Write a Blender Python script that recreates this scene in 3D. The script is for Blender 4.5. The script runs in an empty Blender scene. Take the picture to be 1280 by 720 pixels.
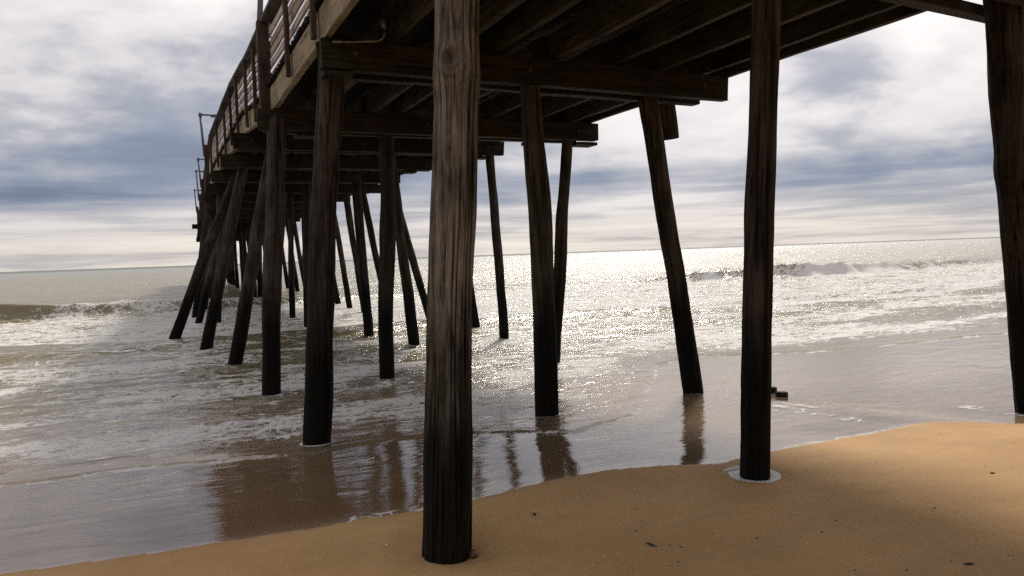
import bpy, math, random
import numpy as np
from mathutils import Vector, Matrix

scene = bpy.context.scene
COL = scene.collection
random.seed(7)

# ------------------------------------------------------------------ camera
CAM_H = 1.7
FPX, ROLL, PITCH, YAW = 955.0, math.radians(2.015), math.radians(-2.5466), math.radians(24.655)
def _cam_dir(u, v):
    """Direction of a photo offset (u right, v up, 1280-wide pixels) in world axes: X across the pier, Y out to sea."""
    c, s = math.cos(-ROLL), math.sin(-ROLL)
    u, v = u * c - v * s, u * s + v * c
    cp, sp = math.cos(PITCH), math.sin(PITCH)
    d = (u, FPX * cp - v * sp, FPX * sp + v * cp)
    cy, sy = math.cos(YAW), math.sin(YAW)
    return Vector((d[0] * cy + d[1] * sy, -d[0] * sy + d[1] * cy, d[2]))
fwd = _cam_dir(0, 0).normalized()
upv = (_cam_dir(0, 1) - _cam_dir(0, 0)).normalized()
rgt = fwd.cross(upv)
cam_data = bpy.data.cameras.new("camera")
cam_data.sensor_width = 36.0
cam_data.lens = 36.0 * FPX / 1280.0
cam_data.clip_start, cam_data.clip_end = 0.05, 60000.0
cam = bpy.data.objects.new("camera", cam_data)
COL.objects.link(cam)
cam.matrix_world = Matrix(((rgt.x, upv.x, -fwd.x, 0), (rgt.y, upv.y, -fwd.y, 0),
                           (rgt.z, upv.z, -fwd.z, CAM_H), (0, 0, 0, 1)))
scene.camera = cam

def ray(px, py):
    return _cam_dir(px - 640.0, 360.0 - py)
def at_y(px, py, y):
    d = ray(px, py); t = y / d.y
    return Vector((d.x * t, y, CAM_H + d.z * t))

# ------------------------------------------------------------------ light
SUN_DIR = Vector((0.61, 0.80, 1.0)).normalized()
SUN_EL = math.asin(SUN_DIR.z)
SUN_AZ = math.atan2(SUN_DIR.x, SUN_DIR.y)
sun_data = bpy.data.lights.new("sun", 'SUN')
sun_data.energy = 3.6
sun_data.angle = math.radians(11)
sun_data.color = (1.0, 0.93, 0.82)
sun = bpy.data.objects.new("sun", sun_data)
sun.rotation_euler = SUN_DIR.to_track_quat('Z', 'Y').to_euler()
COL.objects.link(sun)
scene.view_settings.view_transform = 'Standard'
scene.view_settings.look = 'None'
scene.view_settings.exposure = 0.0
scene.view_settings.gamma = 1.0
scene.cycles.use_denoising = False
scene.cycles.max_bounces = 8
scene.cycles.transparent_max_bounces = 12
scene.cycles.sample_clamp_indirect = 6.0
scene.cycles.sample_clamp_direct = 24.0
scene.cycles.caustics_reflective = False
scene.cycles.caustics_refractive = False


class NT:
    """Small helper for writing node trees."""
    def __init__(self, tree):
        self.t = tree; self.n = tree.nodes; self.l = tree.links
    def put(self, sock, v):
        if v is None: return
        if hasattr(v, 'is_output'): self.l.new(v, sock)
        else:
            if hasattr(sock.default_value, '__len__') and not hasattr(v, '__len__'): v = (v,) * len(sock.default_value)
            if hasattr(v, '__len__') and len(sock.default_value) == 4 and len(v) == 3: v = (*v, 1)
            sock.default_value = v
    def new(self, typ, out=0, props=None, **ins):
        nd = self.n.new(typ)
        for k, v in (props or {}).items(): setattr(nd, k, v)
        for k, v in ins.items():
            key = int(k[1:]) if k[0] == 'i' and k[1:].isdigit() else k.replace('_', ' ')
            self.put(nd.inputs[key], v)
        return nd.outputs[out]
    def math(self, op, a, b=0.0, c=0.0, clamp=False):
        return self.new('ShaderNodeMath', props={'operation': op, 'use_clamp': clamp}, i0=a, i1=b, i2=c)
    def vmath(self, op, a, b=(0, 0, 0)):
        return self.new('ShaderNodeVectorMath', props={'operation': op}, i0=a, i1=b)
    def rng(self, v, a, b, c=0.0, d=1.0, smooth=True):
        return self.new('ShaderNodeMapRange', props={'interpolation_type': 'SMOOTHSTEP' if smooth else 'LINEAR'},
                        Value=v, From_Min=a, From_Max=b, To_Min=c, To_Max=d)
    def mix(self, f, a, b, mode='MIX'):
        nd = self.n.new('ShaderNodeMix'); nd.data_type = 'RGBA'; nd.blend_type = mode
        self.put(nd.inputs[0], f); self.put(nd.inputs[6], a); self.put(nd.inputs[7], b)
        return nd.outputs[2]
    def ramp(self, v, stops, interp='LINEAR'):
        nd = self.n.new('ShaderNodeValToRGB'); cr = nd.color_ramp; cr.interpolation = interp
        while len(cr.elements) < len(stops): cr.elements.new(0.5)
        for e, (p, c) in zip(cr.elements, stops):
            e.position = p; e.color = (*c, 1) if len(c) == 3 else c
        self.put(nd.inputs[0], v)
        return nd.outputs[0]
    def noise(self, vec, scale, detail=4.0, rough=0.55, dist=0.0, out=0):
        return self.new('ShaderNodeTexNoise', out=out, Vector=vec, Scale=scale, Detail=detail, Roughness=rough, Distortion=dist)
    def scaled(self, vec, s):
        return self.vmath('MULTIPLY', vec, s)

# ------------------------------------------------------------------ sky
world = bpy.data.worlds.new("World")
scene.world = world
world.use_nodes = True
world.node_tree.nodes.clear()
w = NT(world.node_tree)
nish = w.new('ShaderNodeTexSky', props={'sky_type': 'NISHITA', 'sun_disc': False, 'sun_elevation': SUN_EL,
                                        'sun_rotation': SUN_AZ, 'dust_density': 2.0})
gen = w.new('ShaderNodeTexCoord')
sep = w.n.new('ShaderNodeSeparateXYZ'); w.l.new(gen, sep.inputs[0])
zc = w.math('MAXIMUM', sep.outputs[2], 0.0)
inv = w.math('DIVIDE', 1.0, w.math('ADD', zc, 0.09))
comb = w.n.new('ShaderNodeCombineXYZ')
w.l.new(w.math('MULTIPLY', sep.outputs[0], inv), comb.inputs[0])
w.l.new(w.math('MULTIPLY', sep.outputs[1], inv), comb.inputs[1])
plane = comb.outputs[0]                      # the cloud layer seen in perspective
SKY_SHIFT = (3.3, 1.2, 5.0)
PUFF_SHIFT = (7.7, 4.1, 9.0)
puff = w.noise(w.vmath('ADD', w.scaled(gen, (1.0, 1.0, 2.5)), PUFF_SHIFT), 3.6, 9.0, 0.53, 0.15)
big = w.noise(w.vmath('ADD', plane, SKY_SHIFT), 0.55, 7.0, 0.55, 0.35)
fine = w.noise(w.vmath('ADD', plane, (31.0, 7.0, 3.0)), 1.7, 8.0, 0.6, 0.25)
warp = w.noise(w.scaled(gen, (2.2, 2.2, 9.0)), 1.3, 5.0, 0.55, 0.2)
elev = w.math('MULTIPLY', w.math('ARCSINE', zc), 57.2958)
streak = w.noise(w.scaled(gen, (3.0, 3.0, 55.0)), 1.0, 5.0, 0.6, 0.3)
e2 = w.math('ADD', elev, w.math('MULTIPLY', w.math('SUBTRACT', warp, 0.5), w.rng(elev, 0.5, 9.0, 0.8, 11.0)))
# cloud thickness by layer: thin cream strip over the sea, slate band, brighter broken deck above
layer = w.ramp(w.math('DIVIDE', e2, 30.0), [
    (0.0, (0.66,)*3), (0.04, (0.66,)*3), (0.08, (0.57,)*3), (0.113, (0.46,)*3), (0.155, (0.25,)*3),
    (0.21, (0.33,)*3), (0.285, (0.49,)*3), (0.40, (0.60,)*3), (0.60, (0.68,)*3), (1.0, (0.66,)*3)])
hi = w.rng(elev, 1.5, 9.0, 0.06, 1.0)
dens = w.math('ADD', layer, w.math('MULTIPLY', w.math('SUBTRACT', big, 0.5), w.math('MULTIPLY', hi, 0.7)))
dens = w.math('ADD', dens, w.math('MULTIPLY', w.math('SUBTRACT', fine, 0.5), w.math('MULTIPLY', hi, 0.4)))
dens = w.math('ADD', dens, w.math('MULTIPLY', w.math('SUBTRACT', w.rng(puff, 0.33, 0.66), 0.46), w.math('MULTIPLY', hi, 0.62)))
dens = w.math('ADD', dens, w.math('MULTIPLY', w.math('SUBTRACT', streak, 0.5), w.rng(elev, 0.8, 9.0, 1.6, 0.0)), clamp=True)
cloud = w.ramp(dens, [(0.0, (0.18, 0.22, 0.325)), (0.22, (0.28, 0.325, 0.425)), (0.45, (0.48, 0.485, 0.54)),
                      (0.64, (0.72, 0.69, 0.705)), (0.85, (0.84, 0.81, 0.80)), (1.0, (0.95, 0.91, 0.89))])
low = w.rng(elev, 0.0, 5.0, 1.0, 0.0)
cloud = w.mix(low, cloud, w.mix(1.0, cloud, (1.03, 0.985, 0.895), 'MULTIPLY'))
# thin cloud shines where the sun stands behind it
sd = w.new('ShaderNodeVectorMath', out=1, props={'operation': 'DOT_PRODUCT'}, i0=gen, i1=tuple(SUN_DIR))
glow = w.math('ADD', w.math('MULTIPLY', w.math('POWER', w.math('MAXIMUM', sd, 0.0), 4.0), 0.38),
              w.math('MULTIPLY', w.math('POWER', w.math('MAXIMUM', sd, 0.0), 60.0), 3.0))
glow = w.math('ADD', 1.0, w.math('MULTIPLY', glow, w.rng(dens, 0.15, 0.75, 0.35, 1.0)))
cloud = w.mix(1.0, cloud, glow, 'MULTIPLY')
bg1 = w.new('ShaderNodeBackground', Color=nish, Strength=0.07)
bg2 = w.new('ShaderNodeBackground', Color=cloud, Strength=0.98)
mixw = w.new('ShaderNodeMixShader', i0=0.94, i1=bg1, i2=bg2)
outw = w.n.new('ShaderNodeOutputWorld'); w.l.new(mixw, outw.inputs[0])

# ------------------------------------------------------------------ numeric noise
def _hash(ix, iy, seed):
    h = (ix.astype(np.int64) * 374761393 + iy.astype(np.int64) * 668265263 + seed * 1442695041) & 0x7fffffff
    h = ((h ^ (h >> 13)) * 1274126177) & 0x7fffffff
    return ((h ^ (h >> 16)) & 0xffff) / 65535.0
def vnoise(x, y, seed=0):
    x = np.asarray(x, float); y = np.asarray(y, float)
    ix, iy = np.floor(x), np.floor(y)
    fx, fy = x - ix, y - iy
    fx = fx * fx * (3 - 2 * fx); fy = fy * fy * (3 - 2 * fy)
    a, b = _hash(ix, iy, seed), _hash(ix + 1, iy, seed)
    c, d = _hash(ix, iy + 1, seed), _hash(ix + 1, iy + 1, seed)
    return (a + (b - a) * fx) * (1 - fy) + (c + (d - c) * fx) * fy
def fbm(x, y, seed=0, octv=4, gain=0.5):
    s, amp, tot = 0.0, 1.0, 0.0
    for k in range(octv):
        s = s + amp * vnoise(x * 2 ** k + 13.7 * k, y * 2 ** k - 5.1 * k, seed + k); tot += amp; amp *= gain
    return s / tot
def sstep(a, b, x):
    t = np.clip((x - a) / (b - a), 0, 1); return t * t * (3 - 2 * t)

# ------------------------------------------------------------------ materials
def material(name):
    m = bpy.data.materials.new(name); m.use_nodes = True
    m.node_tree.nodes.clear()
    t = NT(m.node_tree)
    o = t.n.new('ShaderNodeOutputMaterial')
    return m, t, o
def principled(t, o, color, rough, normal=None, spec=0.5, metal=0.0):
    nd = t.n.new('ShaderNodeBsdfPrincipled')
    t.put(nd.inputs['Base Color'], color); t.put(nd.inputs['Roughness'], rough)
    t.put(nd.inputs['Metallic'], metal); t.put(nd.inputs['Specular IOR Level'], spec)
    if normal is not None: t.l.new(normal, nd.inputs['Normal'])
    t.l.new(nd.outputs[0], o.inputs[0])
    return nd

def wood(name, dark, light, axis, tide=None, rough=0.8, green=0.0, grain=28.0, bump=0.5, along=0.05):
    """Weathered timber; grain runs along the local axis; tide = world height under which the wood is wet and weed-dark."""
    m, t, o = material(name)
    tc = t.new('ShaderNodeTexCoord', out=3)
    rnd = t.new('ShaderNodeObjectInfo', out=5)
    vec = t.vmath('ADD', tc, t.vmath('MULTIPLY', t.new('ShaderNodeCombineXYZ', X=rnd, Y=rnd, Z=rnd), (17.0, 29.0, 11.0)))
    s = [1.0, 1.0, 1.0]; s[axis] = along
    gv = t.scaled(vec, tuple(s))
    g1 = t.noise(gv, grain, 6.0, 0.65, 0.4)
    g2 = t.noise(gv, grain * 3.1, 4.0, 0.6, 0.2)
    blot = t.noise(vec, 2.3, 5.0, 0.6)
    f = t.math('ADD', t.math('MULTIPLY', g1, 0.65), t.math('MULTIPLY', blot, 0.45))
    col = t.mix(t.rng(f, 0.36, 0.74), dark, light)
    crack = t.rng(g1, 0.30, 0.40)
    col = t.mix(crack, tuple(c * 0.3 for c in dark), col)
    vary = t.math('ADD', 0.72, t.math('MULTIPLY', rnd, 0.55))
    col = t.mix(1.0, col, vary, 'MULTIPLY')
    if green:
        gm = t.math('MULTIPLY', t.rng(t.noise(vec, 1.4, 4.0, 0.6), 0.5, 0.72), green)
        col = t.mix(gm, col, (light[0] * 0.62, light[1] * 0.75, light[2] * 0.45))
    rg = t.math('ADD', rough - 0.1, t.math('MULTIPLY', g2, 0.2))
    if tide is not None:
        geo = t.n.new('ShaderNodeNewGeometry')
        sp = t.n.new('ShaderNodeSeparateXYZ'); t.l.new(geo.outputs['Position'], sp.inputs[0])
        h = t.math('ADD', sp.outputs[2], t.math('MULTIPLY', t.math('SUBTRACT', t.noise(gv, 9.0, 5.0, 0.7), 0.5), 1.5))
        wet = t.rng(h, tide - 0.45, tide + 0.45, 1.0, 0.0)
        weed = t.mix(t.noise(vec, 26.0, 3.0), (0.002, 0.0018, 0.0015), (0.009, 0.008, 0.006))
        col = t.mix(t.math('MULTIPLY', wet, 0.96), col, weed)
        rg = t.mix(wet, rg, 0.8)
    split = t.new('ShaderNodeAttribute', out=2, props={'attribute_name': 'crack'})
    col = t.mix(t.math('MULTIPLY', split, 0.85), col, tuple(c * 0.25 for c in dark))
    hgt = t.math('ADD', g1, t.math('MULTIPLY', g2, 0.4))
    bmp = t.new('ShaderNodeBump', Strength=bump, Distance=0.012, Height=hgt)
    principled(t, o, col, rg, bmp, spec=0.1)
    return m

M_PILE = wood('weathered_pile_wood', (0.009, 0.0072, 0.0056), (0.07, 0.057, 0.043), 2, tide=1.1, bump=1.0)
M_PILE_NEAR = wood('split_pile_wood', (0.012, 0.010, 0.0085), (0.29, 0.25, 0.205), 2, tide=1.05, grain=30.0, bump=1.0, along=0.085)
M_PILE_RED = wood('brown_pile_wood', (0.010, 0.0075, 0.0065), (0.072, 0.055, 0.046), 2, tide=1.15, bump=1.0)
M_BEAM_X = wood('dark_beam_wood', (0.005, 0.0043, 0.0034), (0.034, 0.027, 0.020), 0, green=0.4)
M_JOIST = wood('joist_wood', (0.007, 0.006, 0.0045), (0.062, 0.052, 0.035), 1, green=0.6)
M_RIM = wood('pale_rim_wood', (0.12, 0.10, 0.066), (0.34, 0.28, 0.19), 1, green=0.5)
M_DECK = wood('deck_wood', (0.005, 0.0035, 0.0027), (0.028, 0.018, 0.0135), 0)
M_RAIL = wood('rail_board_wood', (0.22, 0.18, 0.155), (0.52, 0.44, 0.385), 1)
M_TOPRAIL = wood('handrail_wood', (0.03, 0.027, 0.027), (0.09, 0.08, 0.077), 1)
M_POST = wood('rail_post_wood', (0.018, 0.0125, 0.011), (0.07, 0.048, 0.041), 2)
M_STUMP = wood('stump_wood', (0.012, 0.01, 0.008), (0.05, 0.04, 0.03), 2)

def metal(name, col, rough=0.45):
    m, t, o = material(name)
    tc = t.new('ShaderNodeTexCoord', out=3)
    n = t.noise(tc, 14.0, 5.0, 0.65)
    c = t.mix(t.rng(n, 0.45, 0.7), col, (col[0] * 0.7, col[1] * 0.5, col[2] * 0.38))
    principled(t, o, c, t.math('ADD', rough, t.math('MULTIPLY', n, 0.2)), metal=0.6)
    return m
M_STEEL = metal('galvanised_steel', (0.20, 0.20, 0.21))
M_DARKSTEEL = metal('dark_lamp_steel', (0.10, 0.10, 0.115))
M_RUST = metal('rusty_bolt_steel', (0.10, 0.06, 0.04), 0.7)

def sand_material():
    m, t, o = material('wet_beach_sand')
    tc = t.new('ShaderNodeTexCoord', out=3)
    wetd = t.new('ShaderNodeAttribute', out=2, props={'attribute_name': 'wet'})
    n1 = t.noise(tc, 1.1, 5.0, 0.6)
    n2 = t.noise(tc, 9.0, 5.0, 0.65)
    n3 = t.noise(tc, 420.0, 2.0, 0.6)
    n4 = t.noise(t.scaled(tc, (1.0, 3.5, 1.0)), 2.4, 4.0, 0.6)
    col = t.mix(t.rng(n1, 0.3, 0.7), (0.40, 0.23, 0.094), (0.49, 0.29, 0.124))
    col = t.mix(t.math('MULTIPLY', t.rng(n4, 0.5, 0.75), 0.35), col, (0.34, 0.225, 0.11))
    col = t.mix(t.math('MULTIPLY', t.rng(n2, 0.42, 0.8), 0.22), col, (0.30, 0.18, 0.08))
    col = t.mix(t.math('MULTIPLY', t.rng(n3, 0.52, 0.68), 0.16), col, (0.17, 0.115, 0.075))
    col = t.mix(t.math('MULTIPLY', t.rng(n3, 0.45, 0.30), 0.12), col, (0.62, 0.47, 0.31))
    col = t.mix(wetd, col, t.mix(1.0, col, (0.72, 0.70, 0.68), 'MULTIPLY'))
    lump = t.math('ADD', t.math('MULTIPLY', t.noise(tc, 22.0, 4.0, 0.6), 0.5), t.math('MULTIPLY', n3, 0.06))
    b = t.new('ShaderNodeBump', Strength=0.6, Distance=0.012, Height=lump)
    principled(t, o, col, t.rng(wetd, 0.0, 1.0, 0.82, 0.5), b, spec=0.3)
    return m
M_SAND = sand_material()

def water_material():
    m, t, o = material('turbid_sea_water')
    at = lambda n: t.new('ShaderNodeAttribute', out=2, props={'attribute_name': n})
    foam_a, turb, rip, dist = at('foam'), at('turbid'), at('ripple'), at('far')
    tc = t.new('ShaderNodeTexCoord', out=3)
    # fine ripples, crests along the shore, crossed by backwash
    v1 = t.scaled(tc, (0.42, 1.0, 0.0))
    r1 = t.noise(v1, 6.5, 5.0, 0.6, 0.9)
    r2 = t.noise(t.new('ShaderNodeVectorRotate', props={'rotation_type': 'Z_AXIS'}, Vector=v1, Angle=0.5), 17.0, 4.0, 0.6, 0.6)
    r3 = t.noise(t.scaled(tc, (0.36, 1.0, 0.0)), 2.1, 3.0, 0.5, 0.8)
    r4 = t.noise(t.scaled(tc, (0.12, 0.5, 0.0)), 1.0, 4.0, 0.6, 0.5)
    hgt = t.math('ADD', t.math('ADD', t.math('MULTIPLY', r1, 0.045), t.math('MULTIPLY', r2, 0.007)),
                 t.math('MULTIPLY', r3, 0.22))
    hgt = t.math('MULTIPLY', t.math('ADD', hgt, t.math('MULTIPLY', r4, t.math('MULTIPLY', dist, 0.7))), rip)
    micro = t.math('MULTIPLY', t.noise(tc, 55.0, 3.0, 0.6), 0.00035)
    nrm = t.new('ShaderNodeBump', Strength=1.0, Distance=1.0, Height=t.math('ADD', hgt, micro))
    fres = t.new('ShaderNodeFresnel', IOR=1.48, Normal=nrm)
    fres = t.math('MINIMUM', fres, t.rng(dist, 0.2, 1.0, 0.75, 0.52))      # a choppy sea never mirrors fully at grazing sight
    fres = t.math('MULTIPLY', fres, t.rng(dist, 1.0, 2.0, 1.0, 0.25))
    murk = t.mix(t.noise(t.scaled(tc, (0.15, 0.5, 0.2)), 1.0, 4.0), (0.14, 0.108, 0.05), (0.21, 0.175, 0.105))
    murk = t.mix(t.rng(dist, 0.7, 1.0), murk, (0.16, 0.165, 0.15))
    clear = t.new('ShaderNodeBsdfTransparent', Color=(0.93, 0.89, 0.83))
    murk = t.mix(t.rng(turb, 0.3, 0.98), (0.50, 0.385, 0.285), murk)      # stirred-up fine sand; its pale tone also paints in the film's sheen
    body = t.new('ShaderNodeBsdfDiffuse', Color=murk)
    under = t.new('ShaderNodeMixShader', i0=turb, i1=clear, i2=body)
    gloss = t.new('ShaderNodeBsdfGlossy', Color=(1, 1, 1), Roughness=t.math('ADD', 0.035, t.math('MULTIPLY', t.rng(dist, 0.15, 0.85), 0.20)), Normal=nrm)
    water = t.new('ShaderNodeMixShader', i0=fres, i1=under, i2=gloss)
    # foam: lacy cells stretched along the shore, filled in where the water is white
    fv = t.vmath('ADD', t.scaled(tc, (0.45, 1.0, 0.3)), t.scaled(t.noise(tc, 1.6, 3.0, out=1), (0.9, 0.9, 0.0)))
    lace = t.new('ShaderNodeTexVoronoi', props={'feature': 'DISTANCE_TO_EDGE'}, Vector=fv, Scale=3.4)
    lace2 = t.new('ShaderNodeTexVoronoi', props={'feature': 'DISTANCE_TO_EDGE'}, Vector=fv, Scale=11.0)
    net = t.math('MAXIMUM', t.rng(lace, 0.16, 0.0), t.math('MULTIPLY', t.rng(lace2, 0.2, 0.0), 0.7))
    patch = t.noise(t.scaled(tc, (0.30, 1.0, 0.5)), 2.3, 7.0, 0.68, 0.4)
    fsum = t.math('ADD', t.math('MULTIPLY', foam_a, 1.35), t.math('MULTIPLY', t.math('SUBTRACT', patch, 0.5), 2.0))
    fsum = t.math('ADD', fsum, t.math('MULTIPLY', t.math('SUBTRACT', net, 0.55), 0.6))
    fmask = t.math('MULTIPLY', t.rng(fsum, 0.40, 0.70), t.rng(foam_a, 0.02, 0.12))
    fb = t.new('ShaderNodeBump', Strength=0.7, Distance=0.05, Height=t.math('ADD', patch, t.math('MULTIPLY', lace2, 0.8)))
    fcol = t.new('ShaderNodeBsdfDiffuse', Color=t.mix(r1, (0.52, 0.50, 0.475), (0.76, 0.74, 0.72)), Normal=fb)
    fin = t.new('ShaderNodeMixShader', i0=t.math('MULTIPLY', fmask, 0.93), i1=water, i2=fcol)
    t.l.new(fin, o.inputs[0])
    return m
M_WATER = water_material()

def simple(name, a, b, scale, rough=0.7, spec=0.4):
    m, t, o = material(name)
    tc = t.new('ShaderNodeTexCoord', out=3)
    n = t.noise(tc, scale, 5.0, 0.65)
    principled(t, o, t.mix(t.rng(n, 0.35, 0.65), a, b), rough, t.new('ShaderNodeBump', Strength=0.5, Distance=0.004, Height=n), spec=spec)
    return m
M_SHELL = simple('shell', (0.55, 0.46, 0.36), (0.75, 0.68, 0.58), 60.0, 0.5)
M_ROCK = simple('brown_rock', (0.06, 0.03, 0.02), (0.16, 0.085, 0.05), 40.0, 0.5)
M_WEED = simple('dark_weed', (0.02, 0.015, 0.01), (0.06, 0.04, 0.025), 50.0, 0.6)
M_LENS = simple('lamp_lens', (0.45, 0.45, 0.43), (0.55, 0.55, 0.52), 20.0, 0.25)

# ------------------------------------------------------------------ mesh helpers
def mesh_from(name, verts, faces, mat, smooth=False):
    me = bpy.data.meshes.new(name)
    me.from_pydata([tuple(v) for v in verts], [], faces)
    if smooth: me.polygons.foreach_set('use_smooth', [True] * len(me.polygons))
    me.materials.append(mat); me.update()
    return me
def link(name, me, parent=None, loc=(0, 0, 0), rot=(0, 0, 0), **props):
    o = bpy.data.objects.new(name, me)
    COL.objects.link(o)
    o.location = Vector(loc) - (parent.location if parent else Vector())
    o.rotation_euler = rot
    if parent: o.parent = parent
    for k, v in props.items(): o[k] = v
    return o
def thing(name, label, cat, loc, group=None):
    o = bpy.data.objects.new(name, None); COL.objects.link(o); o.location = loc
    o.empty_display_size = 0.2
    o['label'] = label; o['category'] = cat
    if group: o['group'] = group
    return o

def set_attr(me, name, arr):
    a = me.attributes.new(name, 'FLOAT', 'POINT'); a.data.foreach_set('value', np.ascontiguousarray(arr, dtype=np.float32).ravel())
def grid_faces(nr, nc, wrap=False):
    f = []
    for i in range(nr - 1):
        for j in range(nc if wrap else nc - 1):
            j2 = (j + 1) % nc
            f.append((i * nc + j, i * nc + j2, (i + 1) * nc + j2, (i + 1) * nc + j))
    return f

def pile_mesh(p0, p1, r0, r1, seed, na=20, nr=30, knot=None, wob=0.02, groove=0.015, lean_bulge=(), mat=None):
    """A round timber from p0 (local origin) to p1, crooked, tapered and split along the grain."""
    ax = Vector(p1) - Vector(p0); L = ax.length; ax.normalize()
    ux = ax.cross(Vector((0, 1, 0))).normalized(); uy = ax.cross(ux)   # columns start away from the viewer
    t = np.linspace(0, 1, nr)[:, None]; a = np.linspace(0, 2 * np.pi, na, endpoint=False)[None, :]
    ca, sa = np.cos(a), np.sin(a)
    h = t * L
    r = r0 + (r1 - r0) * t
    r = r * (1 + 0.07 * (fbm(h * 0.9 + seed, 0 * h, seed, 3) - 0.5) * 2)
    r = r * (1 + 0.15 * (fbm(ca * 1.1 + 5 + seed, h * 0.55 + sa, seed + 3, 3) - 0.5) * 2)
    g = fbm(ca * 7 + 40, sa * 7 + h * 0.35, seed + 9, 3)
    g = 1 - np.abs(g - 0.5) * 2                       # ridges: narrow splits
    crack = sstep(0.80, 0.97, g) * sstep(0.25, 0.6, fbm(ca * 2 + 9, sa * 2 + h * 0.8, seed + 20, 2))
    g2 = 1 - np.abs(fbm(ca * 13 + 20, sa * 13 + h * 0.8, seed + 31, 3) - 0.5) * 2
    crack = np.maximum(crack, 0.6 * sstep(0.86, 0.98, g2) * sstep(0.4, 0.65, fbm(ca * 3 + 4, sa * 3 + h * 1.1, seed + 33, 2)))
    if knot:
        hk, ak, sz = knot
        da = (np.arctan2(np.sin(a - ak), np.cos(a - ak))) * r0
        d2 = np.sqrt(da ** 2 + ((h - hk) * 0.75) ** 2) / sz
        crack = np.maximum(crack * sstep(0.5, 1.1, d2), 0.7 * np.exp(-(d2 * 2.6) ** 2))
        crack = np.maximum(crack, 0.4 * sstep(0.55, 0.95, np.sin(d2 * 14 + 2 * fbm(ca * 6, h * 9, 4, 2))) * np.exp(-(d2 / 1.0) ** 4))
    r = r - groove * crack
    r = r + 0.10 * r0 * (fbm(h * 3.0 + 2 * ca, 2 * sa + 0 * h, seed + 40, 3) - 0.5)   # worn steps and lumps
    for hb, amp, wid in lean_bulge:
        r = r + amp * np.exp(-((h - hb) / wid) ** 2)
    if knot:
        hk, ak, sz = knot
        da = (np.arctan2(np.sin(a - ak), np.cos(a - ak))) * r0
        d2 = np.sqrt(da ** 2 + ((h - hk) * 0.8) ** 2) / sz
        r = r + 0.040 * np.exp(-d2 ** 2 * 1.1) - 0.050 * np.exp(-(d2 * 2.6) ** 2) + 0.006 * np.sin(d2 * 15) * np.exp(-d2 ** 2 * 0.6)
    wx = wob * (fbm(h * 0.5 + 3 * seed, 0 * h + 1, seed + 5, 3) - 0.5) * 4 * np.sin(np.pi * np.clip(t, 0, 1))
    wy = wob * (fbm(h * 0.5 + 7 * seed, 0 * h + 9, seed + 6, 3) - 0.5) * 4 * np.sin(np.pi * np.clip(t, 0, 1))
    X = r * ca + wx; Y = r * sa + wy
    P = (h + 0 * a)[..., None] * np.array(ax) + X[..., None] * np.array(ux) + Y[..., None] * np.array(uy)
    V = P.reshape(-1, 3).tolist(); F = grid_faces(nr, na, True)
    V.append((np.array(ax) * L + np.array(ux) * wx[-1, 0]).tolist()); c = len(V) - 1
    b = (nr - 1) * na
    for j in range(na): F.append((b + j, b + (j + 1) % na, c))
    me = mesh_from('pile', V, F, mat, True)
    set_attr(me, 'crack', np.append((crack + 0 * r).ravel(), 0.0))
    return me

def beam_mesh(L, wd, ht, axis, seed, mat, nseg=7, jit=0.006, ragged=0.0):
    """A sawn timber with worn, slightly wavy edges. Local origin at its first end, bottom centre; runs along X (0) or Y (1) or Z (2)."""
    rs = np.random.RandomState(seed)
    c = min(wd, ht) * 0.07
    prof = [(-wd/2 + c, 0), (wd/2 - c, 0), (wd/2, c), (wd/2, ht - c), (wd/2 - c, ht), (-wd/2 + c, ht), (-wd/2, ht - c), (-wd/2, c)]
    V = []; k = len(prof)
    for i in range(nseg + 1):
        s = L * i / nseg
        dx, dz = rs.uniform(-jit, jit, 2)
        for (px, pz) in prof:
            q = rs.uniform(-jit, jit, 2) * 0.55
            e = ragged * rs.uniform(-1, 1) if i in (0, nseg) else 0
            u, v = px + dx + q[0], pz + dz + q[1]
            V.append((s + e, u, v) if axis == 0 else (u, s + e, v) if axis == 1 else (u, v - ht / 2, s + e))
    F = grid_faces(nseg + 1, k, True)
    F.append(tuple(range(k))[::-1]); F.append(tuple(nseg * k + j for j in range(k)))
    return mesh_from('timber', V, F, mat)

def tube_mesh(pts, r, mat, na=8):
    V = []; F = []
    pts = [Vector(p) for p in pts]
    for i, p in enumerate(pts):
        d = (pts[min(i + 1, len(pts) - 1)] - pts[max(i - 1, 0)]).normalized()
        a = d.cross(Vector((0.31, 0.2, 0.93))).normalized(); b = d.cross(a)
        rr = r[i] if hasattr(r, '__len__') else r
        for j in range(na):
            an = 2 * math.pi * j / na
            V.append(p + (a * math.cos(an) + b * math.sin(an)) * rr)
    F = grid_faces(len(pts), na, True)
    F.append(tuple(range(na))[::-1]); F.append(tuple((len(pts) - 1) * na + j for j in range(na)))
    return mesh_from('tube', V, F, mat, True)

# ------------------------------------------------------------------ pier line: it climbs a little and bends a little on the way out
def pier_dx(y): return 0.0349 * max(0.0, y - 25.0) - 0.0 if y > 25 else 0.0
def pier_dz(y): return 0.30 * float(sstep(12.5, 16.5, y)) + 0.06 * float(sstep(16.5, 27.0, y))
SEA = -0.25

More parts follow.
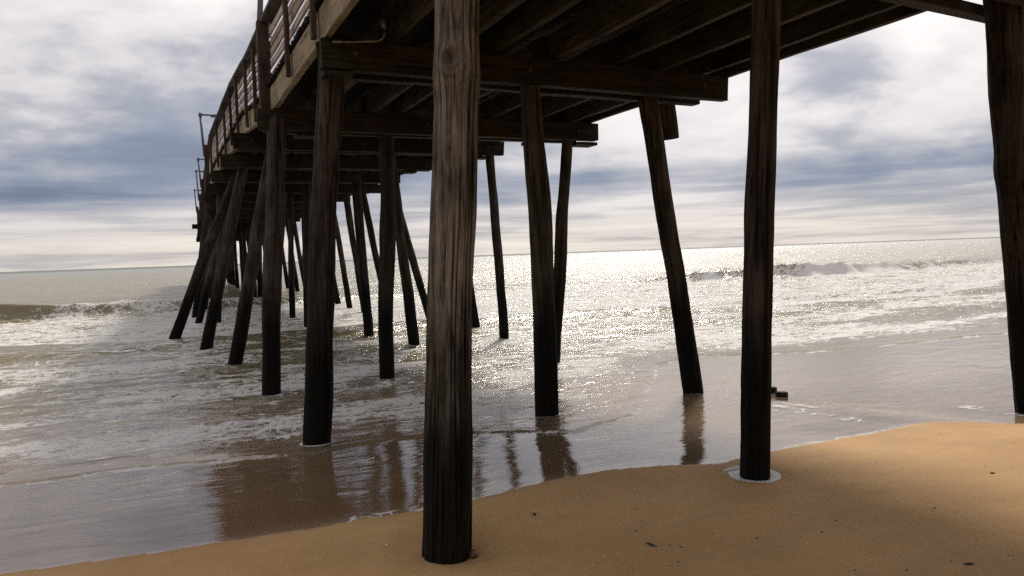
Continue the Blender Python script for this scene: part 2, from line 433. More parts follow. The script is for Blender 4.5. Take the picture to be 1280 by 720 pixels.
# ------------------------------------------------------------------ ground and water
SH_X = np.array([-60, -8, -0.9, -0.1, 0.95, 1.5, 2.0, 2.5, 3.1, 3.56, 3.9, 4.5, 5.15, 5.75, 6.4, 6.75, 6.95, 7.3, 8.5, 11, 60.])
SH_Y = np.array([7.0, 5.4, 5.10, 4.97, 4.91, 4.87, 4.93, 5.01, 5.03, 4.88, 4.74, 4.77, 4.76, 4.78, 4.80, 4.62, 4.40, 4.15, 3.7, 3.4, 3.0])
def shore_y(x): return np.interp(x, SH_X, SH_Y) + 0.07 * (fbm(x * 1.6, 0 * x, 140, 2) - 0.5) + 0.03 * (fbm(x * 7.0, 0 * x + 5, 141, 3) - 0.5)
PUDDLE = (3.96, 4.36)
PILE_BASES = []
def sand_h(x, y):
    d = y - shore_y(x)
    z = np.where(d < 0, -0.022 * np.minimum(d, 0) - 0.0, np.where(d < 3, -0.086 * d, -0.258 - 0.05 * (d - 3)))
    z = np.where(d > 8, -0.508 - 0.055 * (d - 8), z)
    z = np.where(d < -8, 0.176 + 0.10 * (-d - 8), z)
    z = np.minimum(z, 3.5); z = np.maximum(z, -2.5)
    z = z + 0.06 * np.exp(-((x - 5.9) / 1.2) ** 2 - ((y - 3.7) / 0.75) ** 2) * sstep(0.02, -0.7, d)
    z = z + 0.04 * (fbm(x * 0.9, y * 1.5, 50, 3) - 0.5) * sstep(0.0, -1.0, d)
    z = z + 0.014 * (fbm(x * 2.4, y * 5, 60, 4) - 0.5) * sstep(0.05, -0.4, d)
    pr = np.sqrt((x - PUDDLE[0]) ** 2 + (y - PUDDLE[1]) ** 2)
    pr = pr * (1 + 0.5 * (fbm(x * 4.0, y * 4.0, 150, 2) - 0.5))
    z = z - 0.045 * np.exp(-(pr / 0.215) ** 2.6)
    pq = np.sqrt((x - 1.46) ** 2 + (y - 4.10) ** 2) * (1 + 0.5 * (fbm(x * 3, y * 3, 151, 2) - 0.5))
    z = z - 0.05 * np.exp(-(pq / 0.27) ** 2) + 0.014 * np.exp(-((pq - 0.42) / 0.12) ** 2)
    z = z - 0.014 * np.exp(-((x - 2.44) / 0.16) ** 2 - ((y - 3.58) / 0.06) ** 2)
    return z

def big_grid(name, X, Y, Z, mat, keep=None, attrs={}):
    nr, nc = X.shape
    idx = np.arange(nr * nc).reshape(nr, nc)
    q = np.stack([idx[:-1, :-1], idx[:-1, 1:], idx[1:, 1:], idx[1:, :-1]], -1).reshape(-1, 4)
    if keep is not None:
        k = keep.ravel()[q].any(1); q = q[k]
    used = np.zeros(nr * nc, bool); used[q.ravel()] = True
    remap = np.cumsum(used) - 1
    q = remap[q]
    co = np.stack([X, Y, Z], -1).reshape(-1, 3)[used]
    me = bpy.data.meshes.new(name)
    me.vertices.add(len(co)); me.vertices.foreach_set('co', co.astype(np.float32).ravel())
    me.loops.add(q.size); me.loops.foreach_set('vertex_index', q.astype(np.int32).ravel())
    me.polygons.add(len(q)); me.polygons.foreach_set('loop_start', np.arange(0, q.size, 4, dtype=np.int32))
    me.polygons.foreach_set('use_smooth', np.ones(len(q), bool))
    me.update(calc_edges=True); me.validate()
    me.materials.append(mat)
    for n, a in attrs.items(): set_attr(me, n, a.ravel()[used])
    return me

# beach and sea bed
sx = np.concatenate([-np.geomspace(4000, 14, 24), np.arange(-12, -2, 0.4), np.arange(-2, 10.5, 0.035), np.arange(10.5, 40, 0.6), np.geomspace(42, 4000, 24)])
sy = np.concatenate([-np.geomspace(300, 12, 16), np.arange(-11, 1.0, 0.4), np.arange(1.0, 7.0, 0.03), np.arange(7, 30, 0.5), np.geomspace(31, 9000, 24)])
SX, SY = np.meshgrid(sx, sy)
SZ = sand_h(SX, SY)
wet = sstep(-0.10, 0.10, (SY - shore_y(SX)) + 0.10 * (fbm(SX * 2, SY * 2, 5, 3) - 0.5))
link('beach', big_grid('beach', SX, SY, SZ, M_SAND, attrs={'wet': wet}), kind='structure')

BORE_X = 1.04 * np.array([-30, -1.3, -0.2, 1.0, 2.1, 2.8, 3.6, 4.6, 6.0, 7.2, 8.5, 10.2, 14.5, 40.])
BORE_Y = 1.04 * np.array([9.0, 7.8, 7.7, 7.35, 7.4, 7.1, 6.6, 7.0, 8.6, 10.2, 10.6, 9.7, 9.4, 9.0])
BRK_X = np.array([-60, -12, -6, 0.5, 6, 14, 24, 28, 33, 46, 60, 200.])
BRK_Y = np.array([37, 36, 35.4, 35.0, 36, 38, 37.5, 35.6, 33.2, 35.0, 38, 40.])
BRK_A = np.array([0.7, 0.85, 0.86, 0.50, 0.26, 0.15, 0.20, 0.50, 0.74, 0.50, 0.18, 0.12])
def swash_h(x, y):
    d = y - shore_y(x)
    a = -0.076 * d; k = 0.03
    z = np.log(np.exp(np.clip(a / k, -60, 60)) + np.exp(SEA / k)) * k
    z = np.where(d < 0, -0.06 * d * -1.0, z)          # dives under the sand landward of the edge
    z = np.where(d < 0, 0.05 * d, z)
    return z
def sea_fields(x, y):
    d = y - shore_y(x)
    yb = np.interp(x, BORE_X, BORE_Y) + 0.25 * (fbm(x * 1.3, 0 * x, 70, 4) - 0.5) + 0.08 * (fbm(x * 7, 0 * x, 71, 2) - 0.5)
    b = y - yb
    past = sstep(0.0, 0.5, b)
    z = swash_h(x, y)
    z = z + np.where(d > 0, 0.022 * sstep(-0.015, 0.09, b) * np.exp(-np.maximum(b, 0) / 2.0), 0)
    # backwash fans on the smooth film
    fan = fbm((x + 0.5 * y) * 0.8, (y - 0.35 * x) * 4.5, 75, 3) - 0.5
    z = z + 0.006 * fan * sstep(0.8, 2.2, d) * (1 - past)
    # small waves shoreward of the breakers
    zone = sstep(0.0, 3.0, b) * sstep(34, 31, y)
    rid = 1 - np.abs(fbm(x * 0.45 + 0.15 * y, y * 1.5, 80, 4) - 0.5) * 2
    z = z + zone * (0.042 + 0.03 * sstep(11, 20, y)) * (rid - 0.75) * 1.6
    z = z + past * 0.034 * (fbm(x * 1.5, y * 4.0, 82, 4) - 0.5)
    # old bores rolling in
    for (yc, amp, wid, sd) in ((12.2, 0.025, 0.5, 85), (16.0, 0.05, 0.7, 86), (20.0, 0.11, 0.9, 87), (25.5, 0.09, 1.2, 88), (29.0, 0.08, 1.0, 89)):
        yy = y - yc - 1.6 * (fbm(x * 0.12 + sd, 0 * x, sd, 3) - 0.5) - 0.5 * (fbm(x * 0.9, 0 * x, sd + 1, 3) - 0.5)
        shp = np.where(yy < 0, np.exp(-(yy / (wid * 0.28)) ** 2), np.exp(-(yy / (wid * 1.7)) ** 2))
        z = z + amp * shp * (0.45 + 0.9 * fbm(x * 0.3, 0 * x + sd, sd + 2, 2))
    # breaker line
    yc = np.interp(x, BRK_X, BRK_Y) + 1.0 * (fbm(x * 0.14, 0 * x, 90, 3) - 0.5)
    A = np.interp(x, BRK_X, BRK_A) * (0.75 + 0.5 * fbm(x * 0.22, 0 * x + 3, 91, 3))
    s = y - yc
    prof = np.where(s < 0, np.exp(-(np.abs(s) / 0.75) ** 2.4), np.exp(-(s / 3.4) ** 2))
    z = z + A * prof
    clean = sstep(-3.4, -5.2, x)                        # the unbroken brown shoulder
    broken = np.maximum(1 - clean, 0) * np.exp(-(s / 2.2) ** 2)
    z = z + broken * A * 0.55 * (fbm(x * 0.9, y * 1.1, 92, 4) - 0.5)
    white_r = sstep(25, 29, x) * sstep(52, 40, x)
    z = z + white_r * np.exp(-((s + 0.7) / 1.1) ** 2) * 0.40 * (fbm(x * 1.1, y * 1.3, 93, 4) - 0.3)
    ylip = y - 0.5 * np.interp(x, BRK_X, BRK_A) * np.exp(-(s / 0.55) ** 2)   # crests lean shoreward
    # open sea
    off = sstep(2, 8, s)
    far = sstep(40, 400, y)
    chop = fbm(x * 0.25, y * 0.7, 95, 4) - 0.5
    z = z + off * 0.20 * chop * (1 - 0.4 * far)
    for (ym, amp, wid, sd) in ((52, 0.22, 3.5, 96), (76, 0.30, 5.0, 97), (118, 0.45, 7.0, 98), (190, 0.5, 10.0, 99)):
        yy = y - ym - 0.10 * ym * (fbm(x * 6.0 / ym, 0 * x, sd, 3) - 0.5)
        z = z + amp * np.exp(-(yy / wid) ** 2) * sstep(0.30, 0.75, fbm(x * 2.2 / ym, 0 * x + sd, sd + 3, 3))
    # ---- foam cover, murk and ripple strength
    f0 = np.interp(x, [-30, -4, 0, 12, 18, 24, 32, 60], [24.5, 23.5, 21.4, 21.8, 17.6, 18.2, 20.5, 24])
    f0 = f0 + 2.8 * (fbm(x * 0.35, y * 0.15, 101, 5) - 0.5)
    band = sstep(-0.25, 0.5, y - f0) * sstep(0.6, -1.2, s)
    foam = band * (0.50 + 0.2 * np.exp(-((y - f0) / 1.0) ** 2))
    foam = np.maximum(foam, (0.14 + 0.42 * sstep(0.35, 0.7, fbm(x * 0.30, y * 0.75, 104, 3))) * sstep(0.2, 2.0, b) * sstep(24, 15, y))
    foam = np.maximum(foam, 0.55 * np.exp(-((y - 9.6 - 0.8 * fbm(x * .5, 0 * x, 103, 2)) / 0.5) ** 2) * sstep(1.5, -1.0, x) * 0.8)
    foam = np.maximum(foam, 0.36 * np.exp(-(b / 0.05) ** 2))
    foam = np.maximum(foam, (0.30 + 0.16 * sstep(6, 2, x)) * broken)
    foam = np.maximum(foam, white_r * np.exp(-((s + 0.9) / 1.2) ** 2) * (0.5 + 1.0 * sstep(0.30, 0.58, fbm(x * 0.28, 0 * x + 4, 111, 3))))
    foam = np.maximum(foam, 0.30 * clean * np.exp(-((s + 1.15) / 0.35) ** 2))
    foam = foam * (1 - clean * np.exp(-((s + 0.25) / 0.95) ** 2) * 0.92)
    foam = np.maximum(foam, 0.46 * sstep(0.16, 0.0, d) * fbm(x * 1.5, 0 * x + 2, 120, 3))
    for (px, py, rr) in PILE_BASES:
        if py < 30:
            foam = np.maximum(foam, 0.62 * np.exp(-((np.sqrt((x - px) ** 2 + (y - py) ** 2) - rr) / 0.05) ** 2) * sstep(5.2, 6.2, py))
    streak = fbm(x * 5.5 - 0.5 * y, y * 0.7, 125, 3)
    foam = np.maximum(foam, 0.62 * sstep(0.56, 0.72, streak) * sstep(5.6, 6.6, x) * sstep(8.2, 7.2, x) * sstep(0.1, 0.5, d) * sstep(2.6, 1.6, d))
    turb = np.clip(0.14 * sstep(0, 1, d) + 0.42 * np.exp(-np.maximum(d, 0) / 0.16) + 1 - np.exp(-np.maximum(d - 2.2, 0) / 5.0), 0, 1)  # murk, plus a pale rim painting the bright sheen of the thin edge
    rip = 0.035 + 0.07 * sstep(0.5, 2.2, d) * (1 - past) + past * (0.32 + 0.6 * sstep(0.5, 6, b))
    farr = sstep(9, 60, y) * 0.75 + 0.25 * sstep(60, 600, y) + 1.0 * sstep(450, 1300, y)
    return z, ylip, foam, turb, rip, farr

# ------------------------------------------------------------------ piles as read off the photograph: bent line, foot, head, width
#   (row of the pier Y, foot px, head px, width px, detail, material)
PILES = [
    (4.13, (558, 690), (571, 0), 57, 'near', M_PILE_NEAR),
    (4.36, (944, 594), (958, 0), 37, 'hi', M_PILE_RED),
    (4.70, (1293, 512), (1253, 0), 41, 'hi', M_PILE_RED),
    (5.20, (1352, 540), (1291, 0), 36, 'hi', M_PILE_RED),
    (8.10, (396, 553), (415, 72), 33, 'hi', M_PILE_RED),
    (8.00, (685, 519), (663, 110), 27.5, 'hi', M_PILE),
    (8.25, (865, 485), (811, 132), 24, 'hi', M_PILE),
    (11.7, (340, 493), (346, 166), 24, 'mid', M_PILE_RED),
    (12.05, (484, 468), (483, 177), 19.5, 'mid', M_PILE),
    (11.9, (693, 454), (709, 178), 15.5, 'mid', M_PILE),
    (15.9, (293, 453), (337, 206), 16, 'mid', M_PILE),
    (16.0, (517, 432), (489, 205), 14, 'mid', M_PILE),
    (16.0, (630, 422), (612, 196), 12, 'mid', M_PILE),
    (19.2, (258, 436), (303, 214), 14, 'mid', M_PILE),
    (19.0, (461, 422), (445, 226), 12.5, 'mid', M_PILE),
    (19.2, (595, 410), (560, 212), 11, 'mid', M_PILE),
    (22.2, (217, 427), (292, 228), 13, 'mid', M_PILE),
    (22.9, (385, 407), (383, 240), 9, 'mid', M_PILE),
    (22.9, (548, 438), (492, 240), 10, 'mid', M_PILE),
    (22.9, (489, 410), (452, 234), 9, 'mid', M_PILE),
    (26.6, (273, 404), (275, 240), 9, 'low', M_PILE),
    (26.9, (249, 402), (285, 250), 9, 'low', M_PILE),
    (26.6, (366, 395), (363, 250), 7.5, 'low', M_PILE),
    (26.6, (457, 398), (432, 242), 8, 'low', M_PILE),
    (30.4, (244, 396), (259, 256), 8, 'low', M_PILE),
    (30.4, (437, 385), (415, 255), 7, 'low', M_PILE),
    (30.4, (331, 383), (333, 262), 6.5, 'low', M_PILE),
]
BENTS = [4.45, 8.1, 11.9, 16.0, 19.2, 22.8, 26.6, 30.4] + [34.15 + 3.75 * i for i in range(14)]

# straight piles out to the pier head, four to a row, the outer ones raked
FAR = []
rsf = np.random.RandomState(5)
for i, yb in enumerate(BENTS[8:]):
    dx, dz = pier_dx(yb), pier_dz(yb)
    for k, (xt, xb) in enumerate(((1.95, 1.75), (2.2, 0.9), (4.2, 4.2), (6.4, 7.0))):
        if k == 1 and i % 3 == 1: continue
        if k == 3 and i % 4 == 2: xb = 6.5
        j = rsf.uniform(-0.15, 0.15, 3)
        FAR.append((Vector((xb + dx + j[0], yb + j[2], -1.6)), Vector((xt + dx + j[1], yb, 3.66 + dz)), 0.125 + 0.02 * rsf.rand()))

pier = thing('pier', 'weathered wooden fishing pier running out to sea on rows of round timber piles', 'pier', (4.2, 4.4, 0.0))
NA = {'near': (150, 420), 'hi': (60, 130), 'mid': (20, 44), 'low': (12, 22)}
PLAB = {0: 'thick pile with a knot and split pale grain, nearest of all', 2: 'pile at the right edge, its foot in the water',
        4: 'upright pile under the left end of the second cap', 6: 'pile raked outward with a cut head beside it', 16: 'steeply raked outer pile'}
for n, (yb, foot, head, wpx, lod, mt) in enumerate(PILES):
    a = at_y(*foot, yb); b = at_y(*head, yb)
    dirv = (b - a).normalized()
    depth = (Vector((a.x, a.y, a.z - CAM_H))).dot(fwd)
    r = wpx * depth / FPX / 2
    PILE_BASES.append((a.x, a.y, r))
    top = 4.6 if n == 3 else 4.3 if n == 2 else 3.95 if n < 4 else b.z + 0.22
    L0 = (top - a.z) / dirv.z
    head_p = a + dirv * L0
    foot_p = a - dirv * ((0.8 if yb < 12 else 1.1) / dirv.z)
    na, nr = NA[lod]
    kw = dict(wob=0.022 if yb > 5 else 0.012, groove=0.012)
    if n == 0:
        kw = dict(knot=((at_y(560, 78, yb).z - foot_p.z), math.radians(58), 0.085), wob=0.012, groove=0.020,
                  lean_bulge=((at_y(560, 95, yb).z - foot_p.z, 0.010, 0.12), (at_y(560, 560, yb).z - foot_p.z, 0.006, 0.35), (at_y(560, 640, yb).z - foot_p.z, 0.008, 0.5), (4.6, -0.012, 0.4)))
    if n == 2: kw['lean_bulge'] = ((3.2, 0.012, 0.1),)
    o = link('pile', pile_mesh(foot_p, head_p, r * 1.02, r * (0.95 if n else 0.93), 11 + n, na, nr, mat=mt, **kw), pier, foot_p)
    if n in PLAB: o['label'] = PLAB[n]
for n, (a, b, r) in enumerate(FAR):
    PILE_BASES.append((a.x, a.y, r))
    link('pile', pile_mesh(a, b, r, r * 0.92, 211 + n, 10, 12, mat=M_PILE), pier, a)
# the sawn-off head of an older pile beside the raked one
a = at_y(838, 174, 8.62); b = at_y(831, 118, 8.62)
link('cut_pile_head', pile_mesh(a, b, 0.115, 0.12, 77, 24, 12, mat=M_PILE), pier, a, label='short sawn-off pile head hanging below the cap')
bpy.context.view_layer.update()

# ------------------------------------------------------------------ sea surface: dense fan near the pier, coarse sheet to the horizon
ys = np.concatenate([np.arange(2.8, 13, 0.034), np.arange(13, 24, 0.06), np.arange(24, 40, 0.095), np.arange(40, 70, 0.35),
                     np.geomspace(70.5, 420, 110), np.geomspace(440, 40000, 40)])
s_mid = np.linspace(0, 1, 520)
YY = ys[:, None]
xl = -0.55 * np.minimum(YY, 3000) - 3.0; xr = 2.05 * np.minimum(YY, 3000) + 3.5
XX = xl + (xr - xl) * s_mid[None, :]
gl = np.geomspace(0.4, 1, 14)[None, ::-1]
outL = xl - np.geomspace(0.05, 1.0, 14)[None, ::-1] * (600 + 12 * YY)
outR = xr + np.geomspace(0.05, 1.0, 14)[None, :] * (600 + 12 * YY)
XX = np.concatenate([outL, XX, outR], 1)
YY = np.repeat(YY, XX.shape[1], 1)
Z, YL, FO, TU, RI, FA = sea_fields(XX, YY)
keep = (YY - shore_y(XX)) > -0.15
link('sea', big_grid('sea', XX, YL, Z, M_WATER, keep, {'foam': FO, 'turbid': TU, 'ripple': RI, 'far': FA}), kind='structure')

# seawater standing in the scour hollow round one pile
pv, pf = [], []
for i, rr in enumerate((0.0, 0.11, 0.19, 0.245)):
    for j in range(36):
        an = 2 * math.pi * j / 36
        k = rr * (1 + 0.13 * math.sin(an * 2 + 0.4) + 0.09 * math.sin(an * 3 + 2) + 0.05 * math.sin(an * 7))
        pv.append((k * math.cos(an), k * 0.92 * math.sin(an), 0.0))
pf = grid_faces(4, 36, True)
pm = mesh_from('puddle', pv, pf, M_WATER, True)
npv = len(pv)
set_attr(pm, 'foam', np.full(npv, 1.0)); set_attr(pm, 'turbid', np.full(npv, 0.3)); set_attr(pm, 'ripple', np.full(npv, 0.03)); set_attr(pm, 'far', np.zeros(npv))
link('puddle', pm, None, (PUDDLE[0], PUDDLE[1], float(sand_h(np.array([PUDDLE[0]]), np.array([PUDDLE[1]]))[0]) + 0.024), kind='structure')

# ------------------------------------------------------------------ caps, joists, deck
def yaw_between(p, q): return math.atan2(q[1] - p[1], q[0] - p[0])
capN = {}
for i, yb in enumerate(BENTS):
    dx, dz = pier_dx(yb), pier_dz(yb)
    skew = 0.09 if i == 0 else 0.0
    for side in (-1, 1):
        xl_, xr_ = (1.40, 6.75) if side < 0 else (1.52, 6.62)
        if i == 0: xl_, xr_ = 1.3, 9.3
        if i == 1: xl_ = 1.57 if side < 0 else 1.66
        if i == 2: xr_ = 7.10 if side < 0 else 6.9
        if i in (3, 6): xr_ = 7.13 if side < 0 else 6.8
        if i == 13 and side < 0: xl_ -= 0.4
        wdt, hgt = 0.15, 0.30
        zz = 3.635 + dz + (0.02 if side > 0 else 0)
        if i == 0: zz, hgt = 3.835, 0.106
        off = side * (0.235 if i == 0 else 0.21)
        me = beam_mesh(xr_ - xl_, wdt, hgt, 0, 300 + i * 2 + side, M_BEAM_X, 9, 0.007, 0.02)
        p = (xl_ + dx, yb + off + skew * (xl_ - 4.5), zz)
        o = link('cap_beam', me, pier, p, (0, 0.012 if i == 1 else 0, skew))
        if i < 5:
            for bx in (0.35, (xr_ - xl_) * 0.45, xr_ - xl_ - 0.4):
                b = tube_mesh([(0, -0.02, 0), (0, 0.0, 0)], 0.028, M_RUST, 6)
                bo = bpy.data.objects.new('bolt', b); COL.objects.link(bo); bo.parent = o
                bo.location = (bx, -wdt / 2 - 0.003, hgt * 0.55)
# thin shims under some caps
for (yb, x, ln) in ((8.0, 1.75, 0.3), (11.9, 5.95, 0.28), (11.9, 6.95, 0.4), (16.0, 6.7, 0.25), (11.9, 2.1, 0.3), (19.2, 6.0, 0.3)):
    link('shim_block', beam_mesh(ln, 0.34, 0.05, 0, int(x * 100), M_BEAM_X, 3, 0.004), pier, (x - ln / 2 + pier_dx(yb), yb, 3.575 + pier_dz(yb)))

JX = [2.33, 3.07, 3.52, 4.28, 5.10, 5.88, 6.58]
edges = [-5.0, -1.0] + BENTS
jo_var = {}
for i in range(len(edges) - 1):
    y0, y1 = edges[i], edges[i + 1]
    if y0 < 0.5 and i == 0: pass
    p0 = (pier_dx(y0), y0, pier_dz(y0)); p1 = (pier_dx(y1), y1, pier_dz(y1))
    ang = math.atan2(p1[0] - p0[0], y1 - y0); L = math.hypot(p1[0] - p0[0], y1 - y0) - 0.008
    tilt = math.atan2(p1[2] - p0[2], L)
    rot = (tilt, 0, -ang)
    for k, jx in enumerate(JX):
        jj = 0.03 * math.sin(k * 5 + i * 3)
        key = (round(L, 2), k % 3)
        if key not in jo_var: jo_var[key] = beam_mesh(L, 0.085, 0.30, 1, 500 + len(jo_var), M_JOIST, 6, 0.006, 0.0)
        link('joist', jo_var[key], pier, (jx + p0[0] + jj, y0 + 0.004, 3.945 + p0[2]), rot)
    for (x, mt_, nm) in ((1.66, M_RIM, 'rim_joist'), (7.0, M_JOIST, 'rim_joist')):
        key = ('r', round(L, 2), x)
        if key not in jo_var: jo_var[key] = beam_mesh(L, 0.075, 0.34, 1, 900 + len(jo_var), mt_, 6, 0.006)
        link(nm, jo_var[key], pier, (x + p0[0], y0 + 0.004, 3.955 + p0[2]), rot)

# deck planks, laid across; single planks as far as they can be told apart from below
pk = [beam_mesh(5.56, 0.185, 0.045, 0, 40 + k, M_DECK, 5, 0.004, 0.02) for k in range(6)]
y = 1.6; n = 0
while y < 21.0:
    link('deck_plank', pk[n % 6], pier, (1.58 + pier_dx(y), y, 4.315 + pier_dz(y)), (0, 0, 0.002 * math.sin(n * 2.1)))
    y += 0.196; n += 1
def plank_strip(ya, yb):
    V, F = [], []
    y = ya
    while y < yb:
        dx, dz = pier_dx(y), pier_dz(y)
        b = len(V)
        for (xx, yy, zz) in ((1.58, -0.0925, 0), (7.14, -0.0925, 0), (7.14, 0.0925, 0), (1.58, 0.0925, 0),
                             (1.58, -0.0925, 0.045), (7.14, -0.0925, 0.045), (7.14, 0.0925, 0.045), (1.58, 0.0925, 0.045)):
            V.append((xx + dx, y + yy, 4.315 + dz + zz))
        F += [tuple(b + q for q in f) for f in ((3, 2, 1, 0), (4, 5, 6, 7), (0, 1, 5, 4), (1, 2, 6, 5), (2, 3, 7, 6), (3, 0, 4, 7))]
        y += 0.196
    return V, F
V1, F1 = plank_strip(y, BENTS[-1] + 0.3)
V2, F2 = plank_strip(-5.0 , 1.45)
b = len(V1)
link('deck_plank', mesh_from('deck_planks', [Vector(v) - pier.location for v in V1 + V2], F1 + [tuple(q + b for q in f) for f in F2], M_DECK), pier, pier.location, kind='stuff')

# ------------------------------------------------------------------ left railing: posts outside, boards behind them, sloping handrail on top
RX = 1.60
posts = [4.5, 6.3, 8.12, 9.85, 13.35, 14.7, 16.4, 17.9, 19.6, 22.2, 24.8] + [29.0 + 1.9 * i for i in range(28)]
post_me = [beam_mesh(1.22, 0.055, 0.10, 2, 60 + k, M_POST, 6, 0.004) for k in range(4)]
for n, y in enumerate(posts):
    link('rail_post', post_me[n % 4], pier, (RX - 0.03 + pier_dx(y), y, 4.00 + pier_dz(y)), (0, 0, 0))
    if y < 24:
        pass
seg = [1.0] + [0.5 * (BENTS[i] + BENTS[i + 1]) for i in range(len(BENTS) - 1)] + [BENTS[-1] + 0.3]
seg = sorted(set(seg + [25.0]))
rb = {}
for i in range(len(seg) - 1):
    y0, y1 = seg[i], seg[i + 1]
    p0 = (pier_dx(y0), pier_dz(y0)); p1 = (pier_dx(y1), pier_dz(y1))
    L = y1 - y0 - 0.008
    rot = (math.atan2(p1[1] - p0[1], L), 0, -math.atan2(p1[0] - p0[0], L))
    for k in range(5):
        key = (round(L, 2), k % 3)
        if key not in rb: rb[key] = beam_mesh(L, 0.03, 0.092, 1, 1200 + len(rb), M_RAIL, 6, 0.004)
        link('rail_board', rb[key], pier, (RX + 0.068 + p0[0] + 0.004 * math.sin(i + 2 * k), y0, 4.40 + 0.158 * k + p0[1]), rot)
    link('handrail', beam_mesh(L, 0.20, 0.05, 1, 1400 + i, M_TOPRAIL, 6, 0.004), pier, (RX + 0.03 + p0[0], y0, 5.215 + p0[1]), rot)

# ------------------------------------------------------------------ lamps along the railing
def lamp(y, top, label, thick, arm=0.42, n=0):
    base = Vector((min(RX - 0.04 + pier_dx(y), top[0] + 0.13), y, 4.0 + pier_dz(y)))
    t = thing('pier_lamp', label, 'lamp', base, 'lamps on the pier railing')
    pw = 0.17 if thick else 0.13
    link('lamp_post', beam_mesh(1.28, pw, pw, 2, 1500 + n, M_POST, 7, 0.005), t, base)
    e = Vector(top)
    foot = Vector((base.x - 0.06, e.y, base.z + 0.9))
    pts = [foot, foot.lerp(e, 0.4), e]
    pole = link('pole', tube_mesh([p - base for p in pts], [0.042, 0.042, 0.036], M_DARKSTEEL, 10), t, base)
    a = e + Vector((0.0, 0, -0.04)); q = e + Vector((arm, 0.05, -0.02))
    link('arm', tube_mesh([a - base, q - base], 0.03, M_DARKSTEEL, 8), t, base)
    head = beam_mesh(0.30, 0.16, 0.07, 0, 1600 + n, M_DARKSTEEL, 3, 0.002)
    ho = link('lamp_head', head, t, q + Vector((-0.10, 0, -0.06)))
    ln = bpy.data.objects.new('lens', beam_mesh(0.24, 0.12, 0.02, 0, 1650 + n, M_LENS, 2, 0.001)); COL.objects.link(ln)
    ln.parent = ho; ln.location = (0.03, 0, -0.021)
    link('junction_box', beam_mesh(0.10, 0.1, 0.12, 0, 1700 + n, M_DARKSTEEL, 2, 0.002), t, e + Vector((-0.05, 0, -0.10)))
    return t
t = lamp(12.0, at_y(328, -75, 12.0), 'nearest lamp, thick red-brown post carrying a tall pole cut off by the frame top', True, n=1)
c = at_y(337, 0, 11.9); c2 = at_y(337, 40, 11.88)
link('conduit', tube_mesh([p - t.location for p in (at_y(334, -60, 11.88), c, c2, at_y(338, 46, 11.86), at_y(342, 48, 11.86), at_y(345, 45, 11.86))],
     0.02, M_STEEL, 8), t, t.location, label='pale conduit ending in an upturned hook')
lamp(27.2, at_y(250, 142, 27.2), 'lamp pole leaning left above the bend of the railing', False, n=2)
lamp(38.0, at_y(247.5, 198, 38.0), 'slim hooked lamp pole just beyond the leaning one', False, arm=0.35, n=3)
lamp(46.0, at_y(245, 213, 46.0), 'thin lamp pole third along the far railing', False, arm=0.3, n=4)
lamp(56.0, at_y(243, 237, 56.0), 'thinnest, farthest lamp pole above the pier head railing', False, arm=0.3, n=5)

# conduit stub on the face of the first cap
p = [at_y(*q, 7.78) for q in ((416, 52.5), (440, 52.5), (470, 51.5), (477, 49), (481, 43), (482, 37))]
t = thing('electrical_conduit', 'thin grey pipe with upturned end fixed under the deck by the upright left pile', 'pipe', p[0])
link('pipe', tube_mesh([q - p[0] for q in p], 0.013, M_STEEL, 8), t, p[0])
e = p[-1]
link('socket', tube_mesh([e - p[0], e + Vector((-0.01, 0, 0.03)) - p[0], e + Vector((-0.02, 0, 0.09)) - p[0], e + Vector((-0.02, 0, 0.12)) - p[0]],
     [0.02, 0.036, 0.04, 0.02], M_STEEL, 10), t, p[0])

# ------------------------------------------------------------------ small things on the beach
def stump(x, y, r, h, label, seed):
    z = float(swash_h(np.array([x]), np.array([y]))[0])
    p0 = Vector((x, y, z - 0.4)); p1 = Vector((x + 0.015, y + 0.02, z + h))
    o = link('broken_pile_stump', pile_mesh(p0, p1, r, r * 1.02, seed, 22, 16, mat=M_STUMP), None, p0)
    o['label'] = label; o['category'] = 'stump'; o['group'] = 'broken pile stumps in the shallows'
stump(7.03, 7.28, 0.074, 0.055, 'short black stump sticking out of shallow water, fully clear of the pile', 5)
stump(7.18, 7.62, 0.07, 0.07, 'black stump in shallow water half hidden behind the brown pile', 6)

def lump(name, px, z, size, mat, label, cat, seed, flat=0.5):
    d = ray(*px); t = (z - CAM_H) / d.z
    x, y = d.x * t, d.y * t
    zz = float(sand_h(np.array([x]), np.array([y]))[0])
    rs = np.random.RandomState(seed)
    th = np.linspace(0.12, math.pi - 0.12, 8)[:, None]; ph = np.linspace(0, 2 * math.pi, 12, endpoint=False)[None, :]
    R = 0.5 * (1 + 0.5 * (fbm(np.cos(ph) * 1.3 + 4 + seed, th * 1.1 + np.sin(ph), seed, 3) - 0.5) * 2)
    P = np.stack([R * np.sin(th) * np.cos(ph) * size[0], R * np.sin(th) * np.sin(ph) * size[1], R * np.cos(th) * size[2] + 0 * ph], -1).reshape(-1, 3)
    F = grid_faces(8, 12, True); F.append(tuple(range(12))[::-1] if False else tuple(range(12))); F.append(tuple(84 + j for j in range(12))[::-1])
    o = link(name, mesh_from(name, P.tolist(), F, mat, True), None, (x, y, zz + size[2] * 0.22), (0, 0, rs.uniform(0, 3)))
    o['label'] = label; o['category'] = cat
    return o
lump('rock', (590, 690), 0.0, (0.075, 0.06, 0.06), M_ROCK, 'small brown stone against the foot of the nearest pile', 'rock', 1)
lump('weed_scrap', (668, 645), 0.0, (0.05, 0.02, 0.012), M_WEED, 'tiny dark scrap on the sand right of the nearest pile', 'seaweed', 2)
lump('weed_scrap', (815, 687), 0.0, (0.11, 0.03, 0.012), M_WEED, 'flat dark scrap lying in a shallow dent of the sand', 'seaweed', 3)
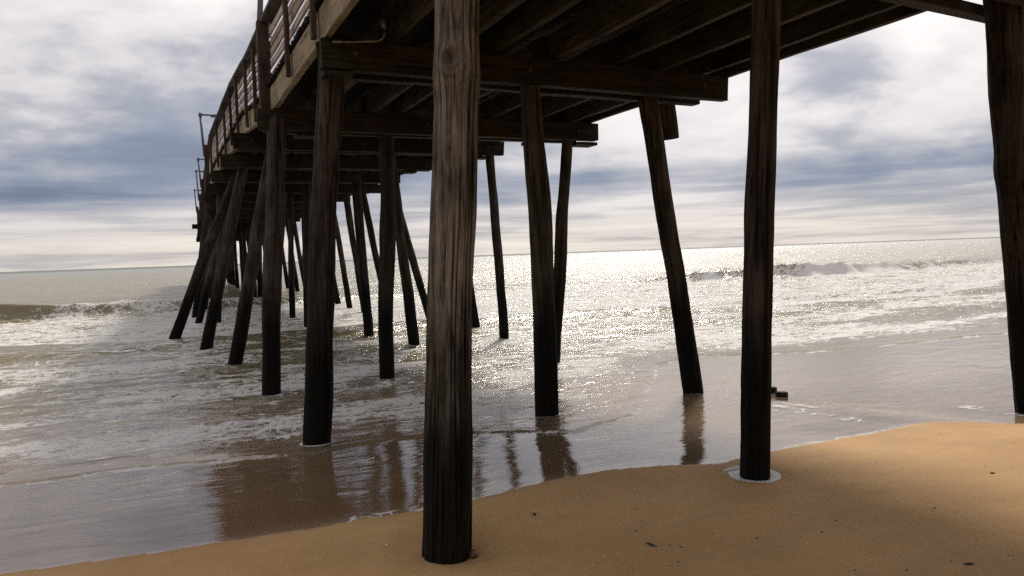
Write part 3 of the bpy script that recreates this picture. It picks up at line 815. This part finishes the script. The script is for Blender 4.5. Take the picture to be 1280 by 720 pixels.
lump('weed_scrap', (1240, 599), 0.02, (0.035, 0.02, 0.012), M_WEED, 'dark speck on the sunlit golden bank at right', 'seaweed', 4)
lump('weed_scrap', (1212, 716), 0.0, (0.05, 0.02, 0.012), M_WEED, 'dark twig-like scrap at the bottom right of the sand', 'seaweed', 8)
lump('shell_fragment', (721, 623), 0.0, (0.016, 0.013, 0.008), M_SHELL, 'pale shell bit just above the water edge', 'shell', 5)
lump('shell_fragment', (484, 686), 0.0, (0.018, 0.013, 0.009), M_SHELL, 'pale shell bit left of the nearest pile', 'shell', 6)
lump('shell_fragment', (1228, 658), 0.0, (0.016, 0.012, 0.008), M_SHELL, 'pale shell bit on the sand at right, far from the piles', 'shell', 7)
# loose grit and shell hash, too small to count
V, F = [], []
rs = np.random.RandomState(3)
gx = rs.uniform(-1.2, 7.5, 1500); gy = rs.uniform(1.4, 4.75, 1500)
gz = sand_h(gx, gy)
for x, y, z, s, a in zip(gx, gy, gz, 0.0015 + 0.004 * rs.rand(1500) ** 3, rs.rand(1500) * 6.28):
    if y > shore_y(x) - 0.12: continue
    b = len(V); c, q = math.cos(a) * s, math.sin(a) * s
    V += [(x + c, y + q, z), (x - q, y + c, z), (x - c * 0.8, y - q * 0.8, z), (x + q, y - c, z), (x, y, z + s * 0.8)]
    F += [(b, b + 1, b + 4), (b + 1, b + 2, b + 4), (b + 2, b + 3, b + 4), (b + 3, b, b + 4)]
link('shell_grit', mesh_from('shell_grit', V, F, M_SHELL), kind='stuff', label='scattered shell grit on the damp sand', category='shell grit')

V, F = [], []
cx = rs.uniform(0.5, 6.5, 9); cy = rs.uniform(1.9, 3.9, 9)
for n in range(420):
    if n % 2: x, y = rs.uniform(-0.8, 6.8), rs.uniform(1.6, 4.5)
    else:
        q = rs.randint(9); x, y = cx[q] + rs.normal(0, 0.30), cy[q] + rs.normal(0, 0.10)
    if y > shore_y(x) - 0.15: continue
    z = float(sand_h(np.array([x]), np.array([y]))[0]); s = 0.002 + 0.007 * rs.rand() ** 3; a = rs.rand() * 6.28
    b = len(V); c, q = math.cos(a) * s * 1.6, math.sin(a) * s * 1.6
    V += [(x + c, y + q, z), (x - q * 0.5, y + c * 0.5, z), (x - c, y - q, z), (x + q * 0.5, y - c * 0.5, z), (x, y, z + s * 0.6)]
    F += [(b, b + 1, b + 4), (b + 1, b + 2, b + 4), (b + 2, b + 3, b + 4), (b + 3, b, b + 4)]
link('weed_crumbs', mesh_from('weed_crumbs', V, F, M_WEED), kind='stuff', label='dark weed crumbs sprinkled over the damp sand', category='seaweed')
